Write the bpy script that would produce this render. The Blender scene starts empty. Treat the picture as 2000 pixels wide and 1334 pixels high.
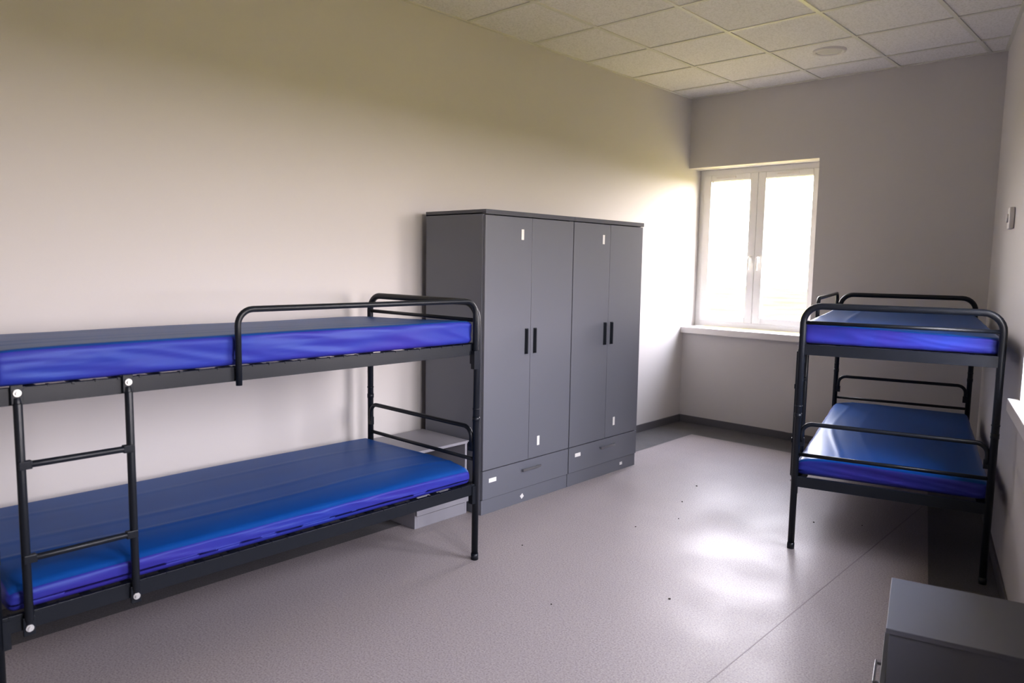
import bpy, bmesh, math, random
from mathutils import Vector, Matrix, noise
S = 1.45
X0 = 2.42
sc = bpy.context.scene
random.seed(4)

def W(x, y, z=0.0):
    return Vector(((x + X0) * S, y * S, z * S))

# ------------------------------------------------------------ materials
def new_mat(name):
    m = bpy.data.materials.new(name); m.use_nodes = True
    nt = m.node_tree
    return m, nt, nt.nodes, nt.links, nt.nodes['Principled BSDF']

def simple(name, col, rough=0.5, metal=0.0, spec=0.5, bump=0.0, bscale=200, var=0.0):
    m, nt, N, L, b = new_mat(name)
    b.inputs['Base Color'].default_value = (*col, 1)
    b.inputs['Roughness'].default_value = rough
    b.inputs['Metallic'].default_value = metal
    b.inputs['Specular IOR Level'].default_value = spec
    tc = N.new('ShaderNodeTexCoord')
    nz = N.new('ShaderNodeTexNoise'); nz.inputs['Scale'].default_value = bscale
    nz.inputs['Detail'].default_value = 3
    L.new(tc.outputs['Object'], nz.inputs['Vector'])
    if bump > 0:
        bp = N.new('ShaderNodeBump'); bp.inputs['Strength'].default_value = bump
        bp.inputs['Distance'].default_value = 0.002
        L.new(nz.outputs['Fac'], bp.inputs['Height']); L.new(bp.outputs['Normal'], b.inputs['Normal'])
    if var > 0:
        n2 = N.new('ShaderNodeTexNoise'); n2.inputs['Scale'].default_value = 1.3
        L.new(tc.outputs['Object'], n2.inputs['Vector'])
        r = N.new('ShaderNodeMapRange')
        r.inputs['To Min'].default_value = 1 - var; r.inputs['To Max'].default_value = 1 + var
        L.new(n2.outputs['Fac'], r.inputs['Value'])
        mx = N.new('ShaderNodeVectorMath'); mx.operation = 'SCALE'
        mx.inputs[0].default_value = col
        L.new(r.outputs['Result'], mx.inputs['Scale'])
        L.new(mx.outputs['Vector'], b.inputs['Base Color'])
    return m

M_wall = simple('wall_paint', (0.66, 0.632, 0.618), 0.6, bump=0.12, bscale=350, var=0.02)
M_white = simple('upvc_white', (0.92, 0.91, 0.89), 0.3)
M_sill = simple('sill_white', (0.86, 0.83, 0.81), 0.35)
M_black = simple('powder_coat_black', (0.010, 0.013, 0.020), 0.36, spec=0.4, bump=0.15, bscale=500)
M_blackpl = simple('black_plastic', (0.012, 0.017, 0.026), 0.45)
M_bolt = simple('zinc_bolt', (0.70, 0.70, 0.70), 0.3, metal=0.6)
M_graph = simple('graphite_laminate', (0.170, 0.177, 0.208), 0.40, bump=0.06, bscale=300, var=0.03)
M_graph2 = simple('graphite_edge', (0.10, 0.105, 0.125), 0.45)
M_label = simple('paper_label', (0.88, 0.87, 0.85), 0.6)
M_nsgrey = simple('grey_laminate', (0.30, 0.295, 0.325), 0.4, bump=0.05, var=0.02)
M_nsshade = simple('grey_laminate_shaded', (0.125, 0.130, 0.160), 0.45, bump=0.05, var=0.02)  # right nightstand: same laminate, its dimmer corner light mixed into the colour
M_handle = simple('steel_handle', (0.35, 0.36, 0.38), 0.3, metal=0.8)
M_base = simple('baseboard_vinyl', (0.13, 0.125, 0.135), 0.45, bump=0.1)
M_lamp = simple('lamp_ring', (0.80, 0.77, 0.74), 0.4)
M_lens = simple('lamp_diffuser', (0.66, 0.64, 0.62), 0.5)
M_grid = simple('ceiling_grid_metal', (0.72, 0.71, 0.64), 0.4)
M_gasket = simple('gasket_grey', (0.25, 0.25, 0.25), 0.6)

def fabric(name, c1, c2, rough, spec, ior):
    m, nt, N, L, b = new_mat(name)
    tc = N.new('ShaderNodeTexCoord')
    nz = N.new('ShaderNodeTexNoise'); nz.inputs['Scale'].default_value = 3.0; nz.inputs['Detail'].default_value = 4
    mp = N.new('ShaderNodeMapping'); mp.inputs['Scale'].default_value = (1.5, 0.5, 2)
    L.new(tc.outputs['Object'], mp.inputs['Vector']); L.new(mp.outputs['Vector'], nz.inputs['Vector'])
    cr = N.new('ShaderNodeValToRGB')
    cr.color_ramp.elements[0].position = 0.35; cr.color_ramp.elements[0].color = (*c1, 1)
    cr.color_ramp.elements[1].position = 0.7; cr.color_ramp.elements[1].color = (*c2, 1)
    L.new(nz.outputs['Fac'], cr.inputs['Fac']); L.new(cr.outputs['Color'], b.inputs['Base Color'])
    b.inputs['Roughness'].default_value = rough
    b.inputs['Specular IOR Level'].default_value = spec
    b.inputs['IOR'].default_value = ior
    b.inputs['Specular Tint'].default_value = (0.55, 0.85, 1.0, 1)
    wv = N.new('ShaderNodeTexNoise'); wv.inputs['Scale'].default_value = 600
    L.new(tc.outputs['Object'], wv.inputs['Vector'])
    bp = N.new('ShaderNodeBump'); bp.inputs['Strength'].default_value = 0.12; bp.inputs['Distance'].default_value = 0.001
    L.new(wv.outputs['Fac'], bp.inputs['Height']); L.new(bp.outputs['Normal'], b.inputs['Normal'])
    return m
M_ftop = fabric('blue_cover_top', (0.006, 0.066, 0.27), (0.009, 0.080, 0.31), 0.38, 0.45, 1.33)
M_fside = fabric('blue_cover_side', (0.048, 0.034, 0.28), (0.026, 0.048, 0.31), 0.42, 0.4, 1.4)  # same blue cover as the top, pinkish light painted in as violet

def floor_mat(name, base, dark, lite, r0, r1, spec):
    m, nt, N, L, b = new_mat(name)
    tc = N.new('ShaderNodeTexCoord')
    n1 = N.new('ShaderNodeTexNoise'); n1.inputs['Scale'].default_value = 150; n1.inputs['Detail'].default_value = 2
    L.new(tc.outputs['Object'], n1.inputs['Vector'])
    cr = N.new('ShaderNodeValToRGB')
    e = cr.color_ramp.elements
    e[0].position = 0.36; e[0].color = (*dark, 1)
    e[1].position = 0.66; e[1].color = (*lite, 1)
    k = e.new(0.48); k.color = (*base, 1)
    k = e.new(0.57); k.color = (*base, 1)
    L.new(n1.outputs['Fac'], cr.inputs['Fac'])
    L.new(cr.outputs['Color'], b.inputs['Base Color'])
    n2 = N.new('ShaderNodeTexNoise'); n2.inputs['Scale'].default_value = 2.2; n2.inputs['Detail'].default_value = 5
    L.new(tc.outputs['Object'], n2.inputs['Vector'])
    r = N.new('ShaderNodeMapRange'); r.inputs['From Min'].default_value = 0.3; r.inputs['From Max'].default_value = 0.7
    r.inputs['To Min'].default_value = r0; r.inputs['To Max'].default_value = r1
    L.new(n2.outputs['Fac'], r.inputs['Value']); L.new(r.outputs['Result'], b.inputs['Roughness'])
    b.inputs['Specular IOR Level'].default_value = spec
    bp = N.new('ShaderNodeBump'); bp.inputs['Strength'].default_value = 0.05; bp.inputs['Distance'].default_value = 0.001
    L.new(n1.outputs['Fac'], bp.inputs['Height']); L.new(bp.outputs['Normal'], b.inputs['Normal'])
    return m
M_floor = floor_mat('speckled_vinyl', (0.365, 0.325, 0.325), (0.27, 0.238, 0.24), (0.44, 0.395, 0.39), 0.36, 0.52, 0.32)
M_border = floor_mat('border_vinyl', (0.13, 0.125, 0.13), (0.105, 0.10, 0.105), (0.16, 0.152, 0.16), 0.36, 0.52, 0.32)
M_seam = simple('floor_seam', (0.26, 0.225, 0.225), 0.5)
M_debris = simple('floor_debris', (0.03, 0.025, 0.02), 0.9)

def ceil_mat():
    m, nt, N, L, b = new_mat('ceiling_tile')
    tc = N.new('ShaderNodeTexCoord')
    n1 = N.new('ShaderNodeTexNoise'); n1.inputs['Scale'].default_value = 90; n1.inputs['Detail'].default_value = 5
    L.new(tc.outputs['Object'], n1.inputs['Vector'])
    cr = N.new('ShaderNodeValToRGB')
    cr.color_ramp.elements[0].position = 0.35; cr.color_ramp.elements[0].color = (0.74, 0.72, 0.70, 1)
    cr.color_ramp.elements[1].position = 0.55; cr.color_ramp.elements[1].color = (0.85, 0.83, 0.82, 1)
    L.new(n1.outputs['Fac'], cr.inputs['Fac']); L.new(cr.outputs['Color'], b.inputs['Base Color'])
    b.inputs['Roughness'].default_value = 0.9
    bp = N.new('ShaderNodeBump'); bp.inputs['Strength'].default_value = 0.2; bp.inputs['Distance'].default_value = 0.002
    L.new(n1.outputs['Fac'], bp.inputs['Height']); L.new(bp.outputs['Normal'], b.inputs['Normal'])
    return m
M_ceil = ceil_mat()

def glass_mat():
    m = bpy.data.materials.new('window_glass'); m.use_nodes = True
    nt = m.node_tree; N = nt.nodes; L = nt.links
    N.remove(N['Principled BSDF'])
    t = N.new('ShaderNodeBsdfTransparent'); g = N.new('ShaderNodeBsdfGlossy'); g.inputs['Roughness'].default_value = 0.02
    mx = N.new('ShaderNodeMixShader'); mx.inputs['Fac'].default_value = 0.05
    L.new(t.outputs[0], mx.inputs[1]); L.new(g.outputs[0], mx.inputs[2])
    L.new(mx.outputs[0], N['Material Output'].inputs['Surface'])
    return m
M_glass = glass_mat()

def grass_mat():
    m, nt, N, L, b = new_mat('grass')
    tc = N.new('ShaderNodeTexCoord')
    n1 = N.new('ShaderNodeTexNoise'); n1.inputs['Scale'].default_value = 0.35; n1.inputs['Detail'].default_value = 6
    L.new(tc.outputs['Object'], n1.inputs['Vector'])
    cr = N.new('ShaderNodeValToRGB')
    cr.color_ramp.elements[0].position = 0.35; cr.color_ramp.elements[0].color = (0.150, 0.132, 0.024, 1)
    cr.color_ramp.elements[1].position = 0.65; cr.color_ramp.elements[1].color = (0.225, 0.172, 0.038, 1)
    L.new(n1.outputs['Fac'], cr.inputs['Fac']); L.new(cr.outputs['Color'], b.inputs['Base Color'])
    b.inputs['Roughness'].default_value = 1.0
    b.inputs['Specular IOR Level'].default_value = 0.0
    return m
M_grass = grass_mat()

# ------------------------------------------------------------ mesh helpers
def bm_box(bm, x0, x1, y0, y1, z0, z1, mi=0, M=None):
    if x0 > x1: x0, x1 = x1, x0
    if y0 > y1: y0, y1 = y1, y0
    if z0 > z1: z0, z1 = z1, z0
    co = [(x0,y0,z0),(x1,y0,z0),(x1,y1,z0),(x0,y1,z0),(x0,y0,z1),(x1,y0,z1),(x1,y1,z1),(x0,y1,z1)]
    vs = []
    for c in co:
        v = Vector(c)
        if M is not None: v = M @ v
        vs.append(bm.verts.new(v * S))
    for f in ((0,3,2,1),(4,5,6,7),(0,1,5,4),(1,2,6,5),(2,3,7,6),(3,0,4,7)):
        fc = bm.faces.new([vs[i] for i in f]); fc.material_index = mi

def round_poly(pts, r, n=7):
    pts = [Vector(p) for p in pts]
    out = [pts[0]]
    for i in range(1, len(pts)-1):
        p = pts[i]; a = (pts[i-1]-p); b = (pts[i+1]-p)
        rr = min(r, a.length*0.49 if i > 1 else a.length*0.95, b.length*0.49 if i < len(pts)-2 else b.length*0.95)
        A = p + a.normalized()*rr; B = p + b.normalized()*rr
        C1 = A + (p-A)*0.5523; C2 = B + (p-B)*0.5523
        for k in range(n+1):
            t = k/n
            out.append(A*(1-t)**3 + C1*3*t*(1-t)**2 + C2*3*t*t*(1-t) + B*t**3)
    out.append(pts[-1])
    return out

def bm_tube(bm, pts, r, corner=0.0, seg=14, mi=0, flat=None):
    P = round_poly(pts, corner) if corner > 0 else [Vector(p) for p in pts]
    n = len(P)
    T = []
    for i in range(n):
        if i == 0: t = P[1]-P[0]
        elif i == n-1: t = P[-1]-P[-2]
        else: t = (P[i]-P[i-1]).normalized() + (P[i+1]-P[i]).normalized()
        T.append(t.normalized())
    u = T[0].orthogonal().normalized()
    rings = []
    for i in range(n):
        u = (u - T[i]*u.dot(T[i])).normalized()
        v = T[i].cross(u)
        rings.append([bm.verts.new((P[i] + (u*math.cos(a)+v*math.sin(a))*r)*S)
                      for a in [2*math.pi*k/seg for k in range(seg)]])
    for i in range(n-1):
        for k in range(seg):
            f = bm.faces.new([rings[i][k], rings[i][(k+1)%seg], rings[i+1][(k+1)%seg], rings[i+1][k]])
            f.smooth = True; f.material_index = mi
    f = bm.faces.new(list(reversed(rings[0]))); f.material_index = mi
    f = bm.faces.new(rings[-1]); f.material_index = mi

def mk(name, bm, mats, parent=None, bevel=0.0, loc=None, rot=0.0):
    me = bpy.data.meshes.new(name)
    bmesh.ops.recalc_face_normals(bm, faces=bm.faces[:])
    bm.to_mesh(me); bm.free()
    o = bpy.data.objects.new(name, me)
    sc.collection.objects.link(o)
    for m in (mats if isinstance(mats, (list, tuple)) else [mats]): me.materials.append(m)
    if bevel > 0:
        md = o.modifiers.new('bevel', 'BEVEL'); md.width = bevel; md.segments = 2
        md.limit_method = 'ANGLE'; md.angle_limit = math.radians(40)
    if parent is not None: o.parent = parent
    if loc is not None: o.location = loc
    if rot: o.rotation_euler = (0, 0, rot)
    return o

def empty(name, loc, rot=0.0):
    e = bpy.data.objects.new(name, None); sc.collection.objects.link(e)
    e.location = loc; e.rotation_euler = (0, 0, rot); e.empty_display_size = 0.2
    return e

ORG = W(0, 0, 0)
FY = 4.211; HC = 2.0337; NY = -1.0; TH = 0.26
def wx(y): return -0.7617 + 0.247*(FY - y)
ANG = math.atan(0.247)

# ------------------------------------------------------------ room shell
bm = bmesh.new(); bm_box(bm, -2.42-TH, -2.42, NY-0.15, FY+TH, -0.1, HC+0.1); mk('wall_left', bm, M_wall, loc=ORG)
WX0, WX1, WZ0, WZ1 = -2.42, -1.612, 0.605, 1.607
bm = bmesh.new()
bm_box(bm, WX0, WX1, FY, FY+TH, -0.1, WZ0)
bm_box(bm, WX0, WX1, FY, FY+TH, WZ1, HC+0.1)
bm_box(bm, WX1, -0.70, FY, FY+TH, -0.1, HC+0.1)
mk('wall_far', bm, M_wall, loc=ORG)
RW = W(-0.7617, FY, 0)
rot_r = ANG
def rwbox(bm, s0, s1, n0, n1, z0, z1, mi=0):
    bm_box(bm, n0, n1, -s1, -s0, z0, z1, mi)
wins = [(1.62, 2.44), (3.00, 3.82)]
bm = bmesh.new()
prev = 0.0
for a, b_ in wins:
    rwbox(bm, prev, a, 0, TH, -0.1, HC+0.1)
    rwbox(bm, a, b_, 0, TH, -0.1, WZ0)
    rwbox(bm, a, b_, 0, TH, WZ1, HC+0.1)
    prev = b_
rwbox(bm, prev, 5.4, 0, TH, -0.1, HC+0.1)
mk('wall_right', bm, M_wall, loc=RW, rot=rot_r)
bm = bmesh.new(); bm_box(bm, -2.42, 0.52, NY-0.15, NY, -0.1, HC+0.1); mk('wall_near', bm, M_wall, loc=ORG)

def poly_slab(name, pts, z0, z1, mat):
    bm = bmesh.new()
    lo = [bm.verts.new(Vector((x, y, z0))*S) for x, y in pts]
    hi = [bm.verts.new(Vector((x, y, z1))*S) for x, y in pts]
    bm.faces.new(lo); bm.faces.new(hi)
    n = len(pts)
    for i in range(n):
        bm.faces.new([lo[i], lo[(i+1)%n], hi[(i+1)%n], hi[i]])
    return mk(name, bm, mat, loc=ORG)
poly_slab('floor', [(-2.42, NY), (wx(NY), NY), (wx(FY), FY), (-2.42, FY)], -0.1, 0.0, M_floor)
bl, bf, br, e = 0.255, 0.29, 0.20, 0.0008
bm = bmesh.new()
def quad(bm, pts, z):
    bm.faces.new([bm.verts.new(Vector((x, y, z))*S) for x, y in pts])
def wbx(y): return wx(y) - br/math.cos(ANG)
quad(bm, [(-2.42, NY), (-2.42+bl, NY), (-2.42+bl, FY-bf), (-2.42, FY)], e)
quad(bm, [(-2.42, FY), (-2.42+bl, FY-bf), (wbx(FY-bf), FY-bf), (wx(FY), FY)], e)
quad(bm, [(wx(FY), FY), (wbx(FY-bf), FY-bf), (wbx(NY), NY), (wx(NY), NY)], e)
bmesh.ops.recalc_face_normals(bm, faces=bm.faces[:])
for f in bm.faces:
    if f.normal.z < 0: f.normal_flip()
me = bpy.data.meshes.new('trim_1'); bm.to_mesh(me); bm.free()
o = bpy.data.objects.new('trim_1', me); sc.collection.objects.link(o); me.materials.append(M_border); o.location = ORG
bm = bmesh.new(); bm_box(bm, -0.7985, -0.7955, NY, FY-bf-0.01, 0, 0.0006); mk('trim_2', bm, M_seam, loc=ORG)
bh, bt = 0.046, 0.008
bm = bmesh.new(); bm_box(bm, -2.42, -2.42+bt, NY, FY, 0, bh); mk('baseboard_left', bm, M_base, loc=ORG, bevel=0.003)
bm = bmesh.new(); bm_box(bm, -2.42, -0.765, FY-bt, FY, 0, bh); mk('baseboard_far', bm, M_base, loc=ORG, bevel=0.003)
bm = bmesh.new(); rwbox(bm, 0, 5.36, -bt, 0, 0, bh); mk('baseboard_right', bm, M_base, loc=RW, rot=rot_r, bevel=0.003)
poly_slab('ceiling', [(-2.42, NY), (wx(NY), NY), (wx(FY), FY), (-2.42, FY)], HC, HC+0.1, M_ceil)
bm = bmesh.new()
gw = 0.0085
y = 3.965
while y > NY:
    bm_box(bm, -2.42, wx(y)-0.002, y-gw, y+gw, HC-0.004, HC+0.001)
    y -= 0.4205
for x in (-2.034, -1.632, -1.232, -0.832, -0.432, -0.032, 0.368):
    ytop = FY if x < -0.7617 else FY - (x+0.7617)/0.247
    bm_box(bm, x-gw, x+gw, NY, min(ytop, FY)-0.003, HC-0.0042, HC+0.001)
bm_box(bm, -2.42, -2.42+0.014, NY, FY, HC-0.005, HC+0.001)
bm_box(bm, -2.42, -0.765, FY-0.014, FY, HC-0.005, HC+0.001)
mk('trim_3', bm, M_grid, loc=ORG)
bm = bmesh.new(); rwbox(bm, 0, 5.36, -0.014, 0, HC-0.005, HC+0.001); mk('trim_4', bm, M_grid, loc=RW, rot=rot_r)

dl = empty('ceiling_downlight', W(-1.40, 3.70, HC))
bm = bmesh.new()
prof = [(0.076, 0.0), (0.074, -0.008), (0.066, -0.011), (0.058, -0.006), (0.056, 0.0)]
n = 48; rings = []
for r, z in prof:
    rings.append([bm.verts.new(Vector((r*math.cos(2*math.pi*k/n), r*math.sin(2*math.pi*k/n), z))*S) for k in range(n)])
for a, b_ in zip(rings, rings[1:]):
    for k in range(n):
        f = bm.faces.new([a[k], a[(k+1)%n], b_[(k+1)%n], b_[k]]); f.smooth = True
mk('ring', bm, M_lamp, parent=dl)
bm = bmesh.new(); bm_tube(bm, [(0,0,-0.004),(0,0,0.0)], 0.058, seg=48); mk('diffuser', bm, M_lens, parent=dl)

# ------------------------------------------------------------ windows
def make_window(name, loc, rot, width, y_in, sill_l=0.0, sill_r=0.03):
    """local: x along the width (0..width), y outward depth, z up"""
    e = empty(name, loc, rot)
    z0, z1 = WZ0+0.012, WZ1
    fd = 0.045
    bm = bmesh.new()
    fw = 0.034
    bm_box(bm, 0, fw, y_in, y_in+fd, z0, z1); bm_box(bm, width-fw, width, y_in, y_in+fd, z0, z1)
    bm_box(bm, fw, width-fw, y_in, y_in+fd, z1-fw, z1); bm_box(bm, fw, width-fw, y_in, y_in+fd, z0, z0+fw)
    mk('frame', bm, M_white, parent=e, bevel=0.003)
    sw = 0.048
    c = width*0.487
    bm = bmesh.new()
    for a, b_ in ((fw+0.001, c-0.0015), (c+0.0015, width-fw-0.001)):
        yi, yo = y_in-0.012, y_in+0.030
        za, zb = z0+fw+0.001, z1-fw-0.001
        bm_box(bm, a, a+sw, yi, yo, za, zb); bm_box(bm, b_-sw, b_, yi, yo, za, zb)
        bm_box(bm, a+sw, b_-sw, yi, yo, zb-sw*0.8, zb); bm_box(bm, a+sw, b_-sw, yi, yo, za, za+sw*0.8)
    mk('sashes', bm, M_white, parent=e, bevel=0.004)
    bm = bmesh.new()
    for a, b_ in ((fw+sw, c-sw), (c+sw, width-fw-sw)):
        zA, zB = z0+fw+sw*0.8, z1-fw-sw*0.8
        g = 0.0035
        bm_box(bm, a, a+g, y_in+0.004, y_in+0.012, zA, zB); bm_box(bm, b_-g, b_, y_in+0.004, y_in+0.012, zA, zB)
        bm_box(bm, a, b_, y_in+0.004, y_in+0.012, zA, zA+g); bm_box(bm, a, b_, y_in+0.004, y_in+0.012, zB-g, zB)
    mk('gaskets', bm, M_gasket, parent=e)
    bm = bmesh.new()
    for a, b_ in ((fw+sw, c-sw), (c+sw, width-fw-sw)):
        bm_box(bm, a-0.005, b_+0.005, y_in+0.008, y_in+0.011, z0+fw+sw*0.75, z1-fw-sw*0.75)
    mk('glass', bm, M_glass, parent=e)
    bm = bmesh.new()
    for hx in (c-0.025, c+0.028):
        zc = 1.045
        bm_box(bm, hx-0.009, hx+0.009, y_in-0.018, y_in-0.012, zc-0.022, zc+0.022)
        bm_tube(bm, [(hx, y_in-0.014, zc+0.012), (hx, y_in-0.042, zc+0.012), (hx, y_in-0.044, zc-0.065)], 0.0075, corner=0.012, seg=10)
    mk('handles', bm, M_white, parent=e, bevel=0.002)
    bm = bmesh.new()
    for a, b_ in ((0.12, 0.25), (c+0.12, c+0.25)):
        bm_box(bm, a, b_, y_in-0.018, y_in-0.0125, z1-0.062, z1-0.048)
    mk('vents', bm, M_sill, parent=e, bevel=0.002)
    bm = bmesh.new()
    bm_box(bm, -sill_l, width+sill_r, -0.03, 0.0, WZ0-0.028, WZ0+0.011)
    bm_box(bm, 0, width, 0.0, y_in+0.01, WZ0-0.0, WZ0+0.011)
    mk('sill', bm, M_sill, parent=e, bevel=0.004)
    return e
make_window('window_1', W(WX0, FY, 0), 0.0, WX1-WX0, 0.15, sill_l=0.0, sill_r=0.02)
for i, (a, b_) in enumerate(wins):
    d = Vector((math.sin(ANG), -math.cos(ANG), 0))
    p = Vector((-0.7617, FY, 0)) + d*a
    make_window('window_%d' % (i+2), W(p.x, p.y, 0), math.atan2(d.y, d.x), b_-a, 0.15, sill_l=0.03, sill_r=0.03)

th = empty('wall_thermostat', W(wx(3.286), 3.286, 0), rot_r)
bm = bmesh.new(); bm_box(bm, -0.018, -0.0005, -0.032, 0.032, 1.155, 1.235); mk('housing', bm, M_sill, parent=th, bevel=0.006)
bm = bmesh.new(); bm_tube(bm, [(-0.018, 0, 1.195), (-0.024, 0, 1.195)], 0.016, seg=24); mk('dial', bm, M_lamp, parent=th, bevel=0.001)

# ------------------------------------------------------------ bunk beds
BW, BL = 0.583, 1.352
def mattress(name, parent, z0, z1, seed, side, tilt, sag, r):
    hx, hy = BW/2+0.0005, BL/2-0.019
    hz = (z1-z0)/2; zc = (z0+z1)/2
    nx, ny, nz = 80, 190, 12
    bm = bmesh.new()
    cache = {}
    def vert(i, j, k):
        key = (i, j, k)
        if key in cache: return cache[key]
        p = Vector((-hx + 2*hx*i/nx, -hy + 2*hy*j/ny, -hz + 2*hz*k/nz))
        q = Vector((max(-hx+r, min(hx-r, p.x)), max(-hy+r, min(hy-r, p.y)), max(-hz+r, min(hz-r, p.z))))
        dd = p-q
        nrm = dd.normalized() if dd.length > 1e-9 else Vector((0,0,1))
        p2 = q + nrm*r if dd.length > 1e-9 else p.copy()
        s = Vector((p2.x*3.0, p2.y*3.0, p2.z*3.0 + seed))
        topf = max(0, nrm.z)
        sidef = 1-abs(nrm.z)
        nv = noise.noise(Vector((p2.y*1.2, seed, 0.3)))
        xx = side*p2.x/hx + nv*0.25
        crease = 0.0
        for cxp, wd_, am in ((0.62, 0.030, 0.0034), (0.25, 0.05, 0.0018), (-0.45, 0.04, 0.0012)):
            env = 0.6 + 0.5*noise.noise(Vector((p2.y*2.5, cxp*9, seed)))
            crease += am*max(0, env)*math.exp(-((xx-cxp-0.12*p2.y/hy)/wd_)**2)
        w_top = crease + noise.noise(s*0.8)*0.0035
        cc = (p2.y if abs(nrm.x) > abs(nrm.y) else p2.x)
        bend = noise.noise(Vector((cc*2.0, seed, 0)))*0.35
        b2 = noise.noise(Vector((cc*4 + bend*3 + p2.z*30, p2.z*12 - cc*1.5, seed*3)))
        b3 = noise.noise(Vector((cc*9 + p2.z*46, p2.z*10, seed*5)))
        w_side = max(0.0, 1-abs(b2)*4)*0.0028 + b3*0.0018 - 0.0016
        p2 = p2 + nrm*(topf*w_top + sidef*w_side)
        if p.z > -hz*0.5:
            f = (p.z+hz)/(2*hz)
            xr = side*p.x/hx
            p2.z += tilt*f*(xr-1)*0.5
            p2.z -= sag*f*max(0, xr)**5
            p2.z -= 0.004*f*(abs(p.y)/hy)**10
        p2.z = max(p2.z, -hz)
        p2.x = max(-hx-0.0015, min(hx+0.0035, p2.x)) if side > 0 else max(-hx-0.0035, min(hx+0.0015, p2.x))
        p2.y = max(-hy-0.002, min(hy+0.002, p2.y))
        v = bm.verts.new((p2 + Vector((0,0,zc)))*S)
        cache[key] = v
        return v
    def face(a, b_, c, d, mi):
        f = bm.faces.new([vert(*a), vert(*b_), vert(*c), vert(*d)]); f.smooth = True; f.material_index = mi
    for i in range(nx):
        for j in range(ny):
            face((i,j,nz),(i+1,j,nz),(i+1,j+1,nz),(i,j+1,nz),0)
            face((i,j,0),(i,j+1,0),(i+1,j+1,0),(i+1,j,0),1)
    for j in range(ny):
        for k in range(nz):
            face((0,j,k),(0,j,k+1),(0,j+1,k+1),(0,j+1,k),1)
            face((nx,j,k),(nx,j+1,k),(nx,j+1,k+1),(nx,j,k+1),1)
    for i in range(nx):
        for k in range(nz):
            face((i,0,k),(i+1,0,k),(i+1,0,k+1),(i,0,k+1),1)
            face((i,ny,k),(i,ny,k+1),(i+1,ny,k+1),(i+1,ny,k),1)
    return mk(name, bm, [M_ftop, M_fside], parent=parent)

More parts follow.
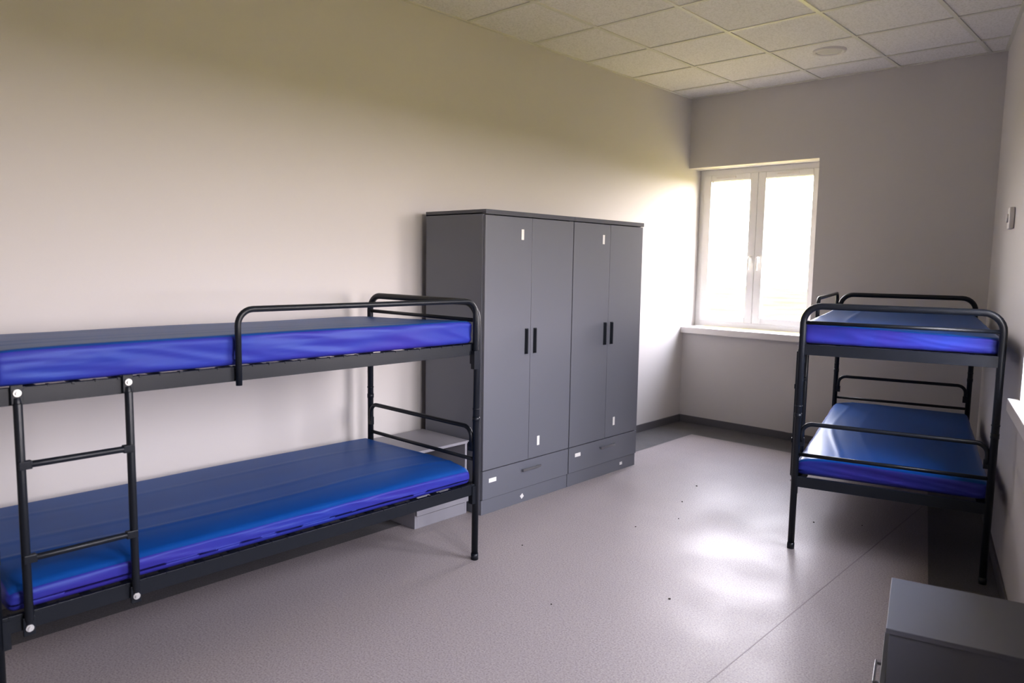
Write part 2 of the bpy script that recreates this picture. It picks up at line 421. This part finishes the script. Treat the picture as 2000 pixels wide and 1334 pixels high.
def bunk(loc, rot, side, seed):
    e = empty('bunk_bed', loc, rot)
    w, l = BW/2, BL/2
    bm = bmesh.new()
    R = 0.0112
    for sy in (-1, 1):
        ye = sy*l
        bm_tube(bm, [(-w, ye, 0.004), (-w, ye, 0.87), (w, ye, 0.87), (w, ye, 0.004)], R, corner=0.058, seg=16)
        bm_tube(bm, [(-w, ye, 0.812), (w, ye, 0.812)], 0.0065)
        bm_tube(bm, [(-w, ye, 0.345), (w, ye, 0.345)], 0.0065)
        yi = ye - sy*0.008
        hx = w-0.014
        bm_tube(bm, [(-hx, yi, 0.39), (-hx, yi, 0.455), (hx, yi, 0.455), (hx, yi, 0.39)], 0.0075, corner=0.035)
        for sx in (-1, 1):
            bm_tube(bm, [(sx*w, ye, 0.0), (sx*w, ye, 0.022)], 0.0125, seg=16)
            bm_tube(bm, [(sx*w, ye, 0.476), (sx*w, ye, 0.492)], 0.0125, seg=16)
            bm_tube(bm, [(sx*w, ye, 0.515), (sx*w, ye, 0.520)], 0.0125, seg=16)
            for zz in (0.70, 0.228):
                bm_box(bm, sx*(w-0.010), sx*(w+0.009), ye-sy*0.008, ye-sy*0.022, zz-0.030, zz+0.030)
            bm_box(bm, sx*(w-0.024), sx*(w-0.004), yi-0.006, yi+0.006, 0.375, 0.405)
    mk('end_frames', bm, M_black, parent=e)
    bm = bmesh.new()
    for z0, z1 in ((0.700, 0.736), (0.229, 0.265)):
        for sy in (-1, 1):
            ye = sy*l
            bm_box(bm, -w, w, ye-0.007, ye+0.007, z0, z1)
        for sx in (-1, 1):
            bm_box(bm, sx*w-0.006, sx*w+0.006, -l, l, z0, z1)
            bm_box(bm, sx*(w-0.03), sx*w, -l, l, z0+0.012, z0+0.018)
        for k in range(1, 16):
            yy = -l + BL*k/16
            bm_box(bm, -w, w, yy-0.010, yy+0.010, z1-0.006, z1-0.001)
        for k in range(30):
            yy = -l + BL*(k+0.5)/30
            for sx in (-1, 1):
                bm_box(bm, sx*(w-0.008), sx*(w+0.0075), yy-0.003, yy+0.003, z1-0.004, z1+0.0012)
    mk('side_rails', bm, M_black, parent=e, bevel=0.001)
    gx = side*(w+0.014)
    bm = bmesh.new()
    y1, y2 = -0.155, l-0.022
    bm_tube(bm, [(gx, y1, 0.690), (gx, y1, 0.877), (gx, y2, 0.877), (gx, y2, 0.675)], 0.0078, corner=0.040)
    bm_box(bm, gx-side*0.008, gx+side*0.008, y2-0.010, y2+0.012, 0.655, 0.715)
    mk('guard_rail', bm, M_black, parent=e)
    lx = side*(w+0.015)
    ya, yb = -0.622, -0.412
    bm = bmesh.new()
    for yy in (ya, yb):
        bm_tube(bm, [(lx, yy, 0.252), (lx, yy, 0.705)], 0.0085)
        for zc, dz in ((0.722, 0.020), (0.237, 0.020)):
            bm_box(bm, lx-side*0.008, lx-side*0.001, yy-0.011, yy+0.011, zc-dz, zc+dz)
        bm_tube(bm, [(lx, yy, 0.70), (lx-side*0.004, yy, 0.715)], 0.0070)
        bm_tube(bm, [(lx, yy, 0.258), (lx-side*0.004, yy, 0.242)], 0.0070)
    for zz in (0.578, 0.382):
        bm_tube(bm, [(lx+side*0.003, ya, zz), (lx+side*0.003, yb, zz)], 0.0070)
        for yy, q in ((ya, 1), (yb, -1)):
            bm_box(bm, lx-side*0.004, lx+side*0.010, yy-q*0.006, yy+q*0.018, zz-0.0085, zz+0.0085)
    mk('ladder', bm, M_black, parent=e, bevel=0.002)
    bm = bmesh.new()
    for yy in (ya, yb):
        for zc in (0.726, 0.234):
            bm_tube(bm, [(lx-side*0.001, yy, zc), (lx+side*0.003, yy, zc)], 0.0075, seg=20)
            bm_tube(bm, [(lx+side*0.003, yy, zc), (lx+side*0.007, yy, zc)], 0.0042, seg=6)
    mk('bolts', bm, M_bolt, parent=e)
    mattress('mattress_upper', e, 0.7375, 0.814, seed, side, 0.020, 0.0, 0.014)
    mattress('mattress_lower', e, 0.2665, 0.338, seed+11.3, side, 0.010, 0.020, 0.018)
    return e
bunk(W(-2.0235, 1.6945-BL/2, 0), 0.0, 1, 1.7)
bunk(W(-1.0064+BW/2*.9694-BL/2*.2453, 2.5695+BW/2*.2453+BL/2*.9694, 0), math.radians(14.2), -1, 5.1)

# ------------------------------------------------------------ wardrobes
WW, WD, WH = 0.5425, 0.345, 1.204
def wardrobe(loc, labels):
    e = empty('wardrobe', loc)
    t = 0.012; fx = WD-0.014
    bm = bmesh.new()
    bm_box(bm, 0, fx, 0, t, 0, WH-t); bm_box(bm, 0, fx, WW-t, WW, 0, WH-t)
    bm_box(bm, 0, 0.004, t, WW-t, 0.02, WH-t)
    bm_box(bm, 0.004, fx, t, WW-t, 0.055, 0.067)
    bm_box(bm, 0.004, fx, t, WW-t, 0.172, 0.182)
    bm_box(bm, 0.004, fx-0.02, t, WW-t, 0.98, 0.992)
    mk('carcass', bm, M_graph, parent=e, bevel=0.0015)
    bm = bmesh.new(); bm_box(bm, -0.002, WD+0.004, 0, WW, WH-0.018, WH); mk('top_panel', bm, M_graph2, parent=e, bevel=0.0015)
    bm = bmesh.new(); bm_box(bm, fx-0.006, fx+0.008, 0.001, WW-0.001, 0.0, 0.060); mk('plinth', bm, M_graph, parent=e, bevel=0.0015)
    g = 0.0020
    c = WW/2
    bm = bmesh.new()
    bm_box(bm, fx+0.001, WD, g, c-g/2, 0.1820, WH-0.021); mk('door_1', bm, M_graph, parent=e, bevel=0.0015)
    bm = bmesh.new()
    bm_box(bm, fx+0.001, WD, c+g/2, WW-g, 0.1820, WH-0.021); mk('door_2', bm, M_graph, parent=e, bevel=0.0015)
    bm = bmesh.new()
    bm_box(bm, fx+0.001, WD, g, WW-g, 0.063, 0.1785); mk('drawer_front', bm, M_graph, parent=e, bevel=0.0015)
    bm = bmesh.new()
    for hy in (c-0.026, c+0.026):
        bm_box(bm, WD, WD+0.004, hy-0.009, hy+0.009, 0.630, 0.735)
        bm_box(bm, WD+0.004, WD+0.016, hy-0.0085, hy-0.0035, 0.632, 0.733)
    mk('handles', bm, M_blackpl, parent=e, bevel=0.001)
    bm = bmesh.new()
    bm_box(bm, WD, WD+0.014, c+0.012-0.052, c+0.012-0.046, 0.140, 0.147)
    bm_box(bm, WD, WD+0.014, c+0.012+0.046, c+0.012+0.052, 0.140, 0.147)
    bm_box(bm, WD+0.010, WD+0.016, c+0.012-0.056, c+0.012+0.056, 0.139, 0.149)
    mk('drawer_pull', bm, M_handle, parent=e, bevel=0.001)
    bm = bmesh.new()
    for (ly, lz, lw, lh, kind) in labels:
        fxp = fx+0.008 if lz < 0.06 else WD
        if kind == 'd':
            M = Matrix.Translation((0, ly, lz)) @ Matrix.Rotation(math.radians(35), 4, 'X')
            bm_box(bm, fxp, fxp+0.0008, -lw/2, lw/2, -lh/2, lh/2, M=M)
        else:
            bm_box(bm, fxp, fxp+0.0008, ly-lw/2, ly+lw/2, lz-lh/2, lz+lh/2)
    mk('labels', bm, M_label, parent=e)
    return e
wardrobe(W(-2.0186-WD, 2.0126, 0), [(.213,1.115,.015,.042,'v'), (.333,.252,.015,.040,'v'), (.058,.1365,.042,.017,'h'), (.242,.027,.017,.017,'d')])
wardrobe(W(-2.0186-WD, 2.5570, 0), [(.219,1.114,.015,.042,'v'), (.341,.255,.015,.040,'v'), (.066,.139,.040,.017,'h'), (.421,.031,.020,.014,'h')])

# ------------------------------------------------------------ nightstands
def nightstand(loc, rot, M_ns):
    e = empty('nightstand', loc, rot)
    w, d, h, t = 0.268/2, 0.275/2, 0.298, 0.011
    bm = bmesh.new()
    bm_box(bm, -d, d, -w, -w+t, 0, h-t); bm_box(bm, -d, d, w-t, w, 0, h-t)
    bm_box(bm, -d, -d+0.004, -w+t, w-t, 0.02, h-t)
    bm_box(bm, -d+0.004, d-0.003, -w+t, w-t, 0.165, 0.176)
    bm_box(bm, -d+0.004, d-0.012, -w+t, w-t, 0.045, 0.056)
    mk('carcass', bm, M_ns, parent=e, bevel=0.0015)
    bm = bmesh.new(); bm_box(bm, -d-0.001, d+0.006, -w-0.004, w+0.004, h-t, h); mk('top', bm, M_ns, parent=e, bevel=0.0015)
    bm = bmesh.new(); bm_box(bm, d-0.008, d, -w+t, w-t, 0.0, 0.046); mk('plinth', bm, M_ns, parent=e, bevel=0.0015)
    bm = bmesh.new(); bm_box(bm, d+0.001, d+0.012, -w+0.001, w-0.001, 0.052, 0.168); mk('drawer_front', bm, M_ns, parent=e, bevel=0.0015)
    bm = bmesh.new()
    bm_box(bm, d+0.012, d+0.024, -0.046, -0.041, 0.130, 0.136); bm_box(bm, d+0.012, d+0.024, 0.041, 0.046, 0.130, 0.136)
    bm_box(bm, d+0.021, d+0.026, -0.05, 0.05, 0.129, 0.137)
    mk('drawer_pull', bm, M_handle, parent=e, bevel=0.001)
    return e
nightstand(W(-2.09-0.1375, 1.8625, 0), 0, M_nsgrey)
cx, cy = -0.4285 + 0.1375*math.cos(ANG), 1.662 + 0.1375*math.sin(ANG)
nightstand(W(cx, cy, 0), math.pi + ANG, M_nsshade)

bm = bmesh.new()
spots = [(-1.33,1.62),(-1.52,2.35),(-1.05,2.9),(-1.62,3.0),(-1.45,2.55),(-0.9,3.0),(-1.7,1.9),(-1.1,1.9),(-1.55,2.75),(-1.3,3.3)]
for x, y in spots:
    a = random.random()*3
    M = Matrix.Translation((x, y, 0.001)) @ Matrix.Rotation(a, 4, 'Z')
    q = random.uniform(0.0018, 0.0035)
    bm_box(bm, -q, q, -q*0.6, q*0.7, -0.001, 0.0012, M=M)
mk('floor_debris', bm, M_debris, loc=ORG)

# ------------------------------------------------------------ outdoors
bm = bmesh.new()
g = 70
vs = [bm.verts.new((x, y, 0)) for x, y in ((-g,-g),(g,-g),(g,g),(-g,g))]
bm.faces.new(vs)
mk('ground', bm, M_grass, loc=(0, 0, -0.5))

wd = bpy.data.worlds.new('World'); sc.world = wd; wd.use_nodes = True
N = wd.node_tree.nodes; L = wd.node_tree.links
bg = N['Background']
tc = N.new('ShaderNodeTexCoord'); sp = N.new('ShaderNodeSeparateXYZ')
L.new(tc.outputs['Generated'], sp.inputs[0])
cr = N.new('ShaderNodeValToRGB')
e0, e1 = cr.color_ramp.elements
e0.position = 0.0; e0.color = (1.0, 0.90, 0.88, 1)
e1.position = 0.7; e1.color = (0.80, 0.84, 1.0, 1)
L.new(sp.outputs['Z'], cr.inputs['Fac']); L.new(cr.outputs['Color'], bg.inputs['Color'])
bg.inputs['Strength'].default_value = 36.0

def portal(loc, rotz, w, h, name):
    ld = bpy.data.lights.new(name, 'AREA'); ld.shape = 'RECTANGLE'; ld.size = w; ld.size_y = h
    ld.cycles.is_portal = True
    o = bpy.data.objects.new(name, ld); sc.collection.objects.link(o)
    o.location = loc; o.rotation_euler = (math.radians(90), 0, rotz)
    return o
zc = (WZ0+WZ1)/2
portal(W((WX0+WX1)/2, FY+0.24, zc), math.pi, (WX1-WX0)*S, (WZ1-WZ0)*S, 'daylight_portal_far')
d = Vector((math.sin(ANG), -math.cos(ANG), 0)); nn = Vector((math.cos(ANG), math.sin(ANG), 0))
for i, (a, b_) in enumerate(wins):
    p = Vector((-0.7617, FY, 0)) + d*((a+b_)/2) + nn*0.24
    r = math.atan2(nn.x, -nn.y)
    portal(W(p.x, p.y, zc), r, (b_-a)*S, (WZ1-WZ0)*S, 'daylight_portal_right')

# ------------------------------------------------------------ camera
cd = bpy.data.cameras.new('camera'); cam = bpy.data.objects.new('camera', cd); sc.collection.objects.link(cam)
cd.lens = 36*1446/2000; cd.sensor_width = 36; cd.sensor_fit = 'HORIZONTAL'
Xc = Vector((0.7313, -0.0833, 0.6770)).normalized()
Yc = Vector((0.6817, 0.0660, -0.7286)); Yc = (Yc - Xc*Yc.dot(Xc)).normalized()
Zc = Xc.cross(Yc)
R = Matrix((Xc, Yc, Zc))
M4 = R.to_4x4(); M4.translation = W(0, 0, 1.0)
cam.matrix_world = M4
cd.clip_start = 0.02
cd.dof.use_dof = True
cd.dof.focus_distance = 4.0
cd.dof.aperture_fstop = 3.2
sc.camera = cam
sc.view_settings.view_transform = 'Standard'
sc.view_settings.look = 'None'
sc.view_settings.gamma = 0.87
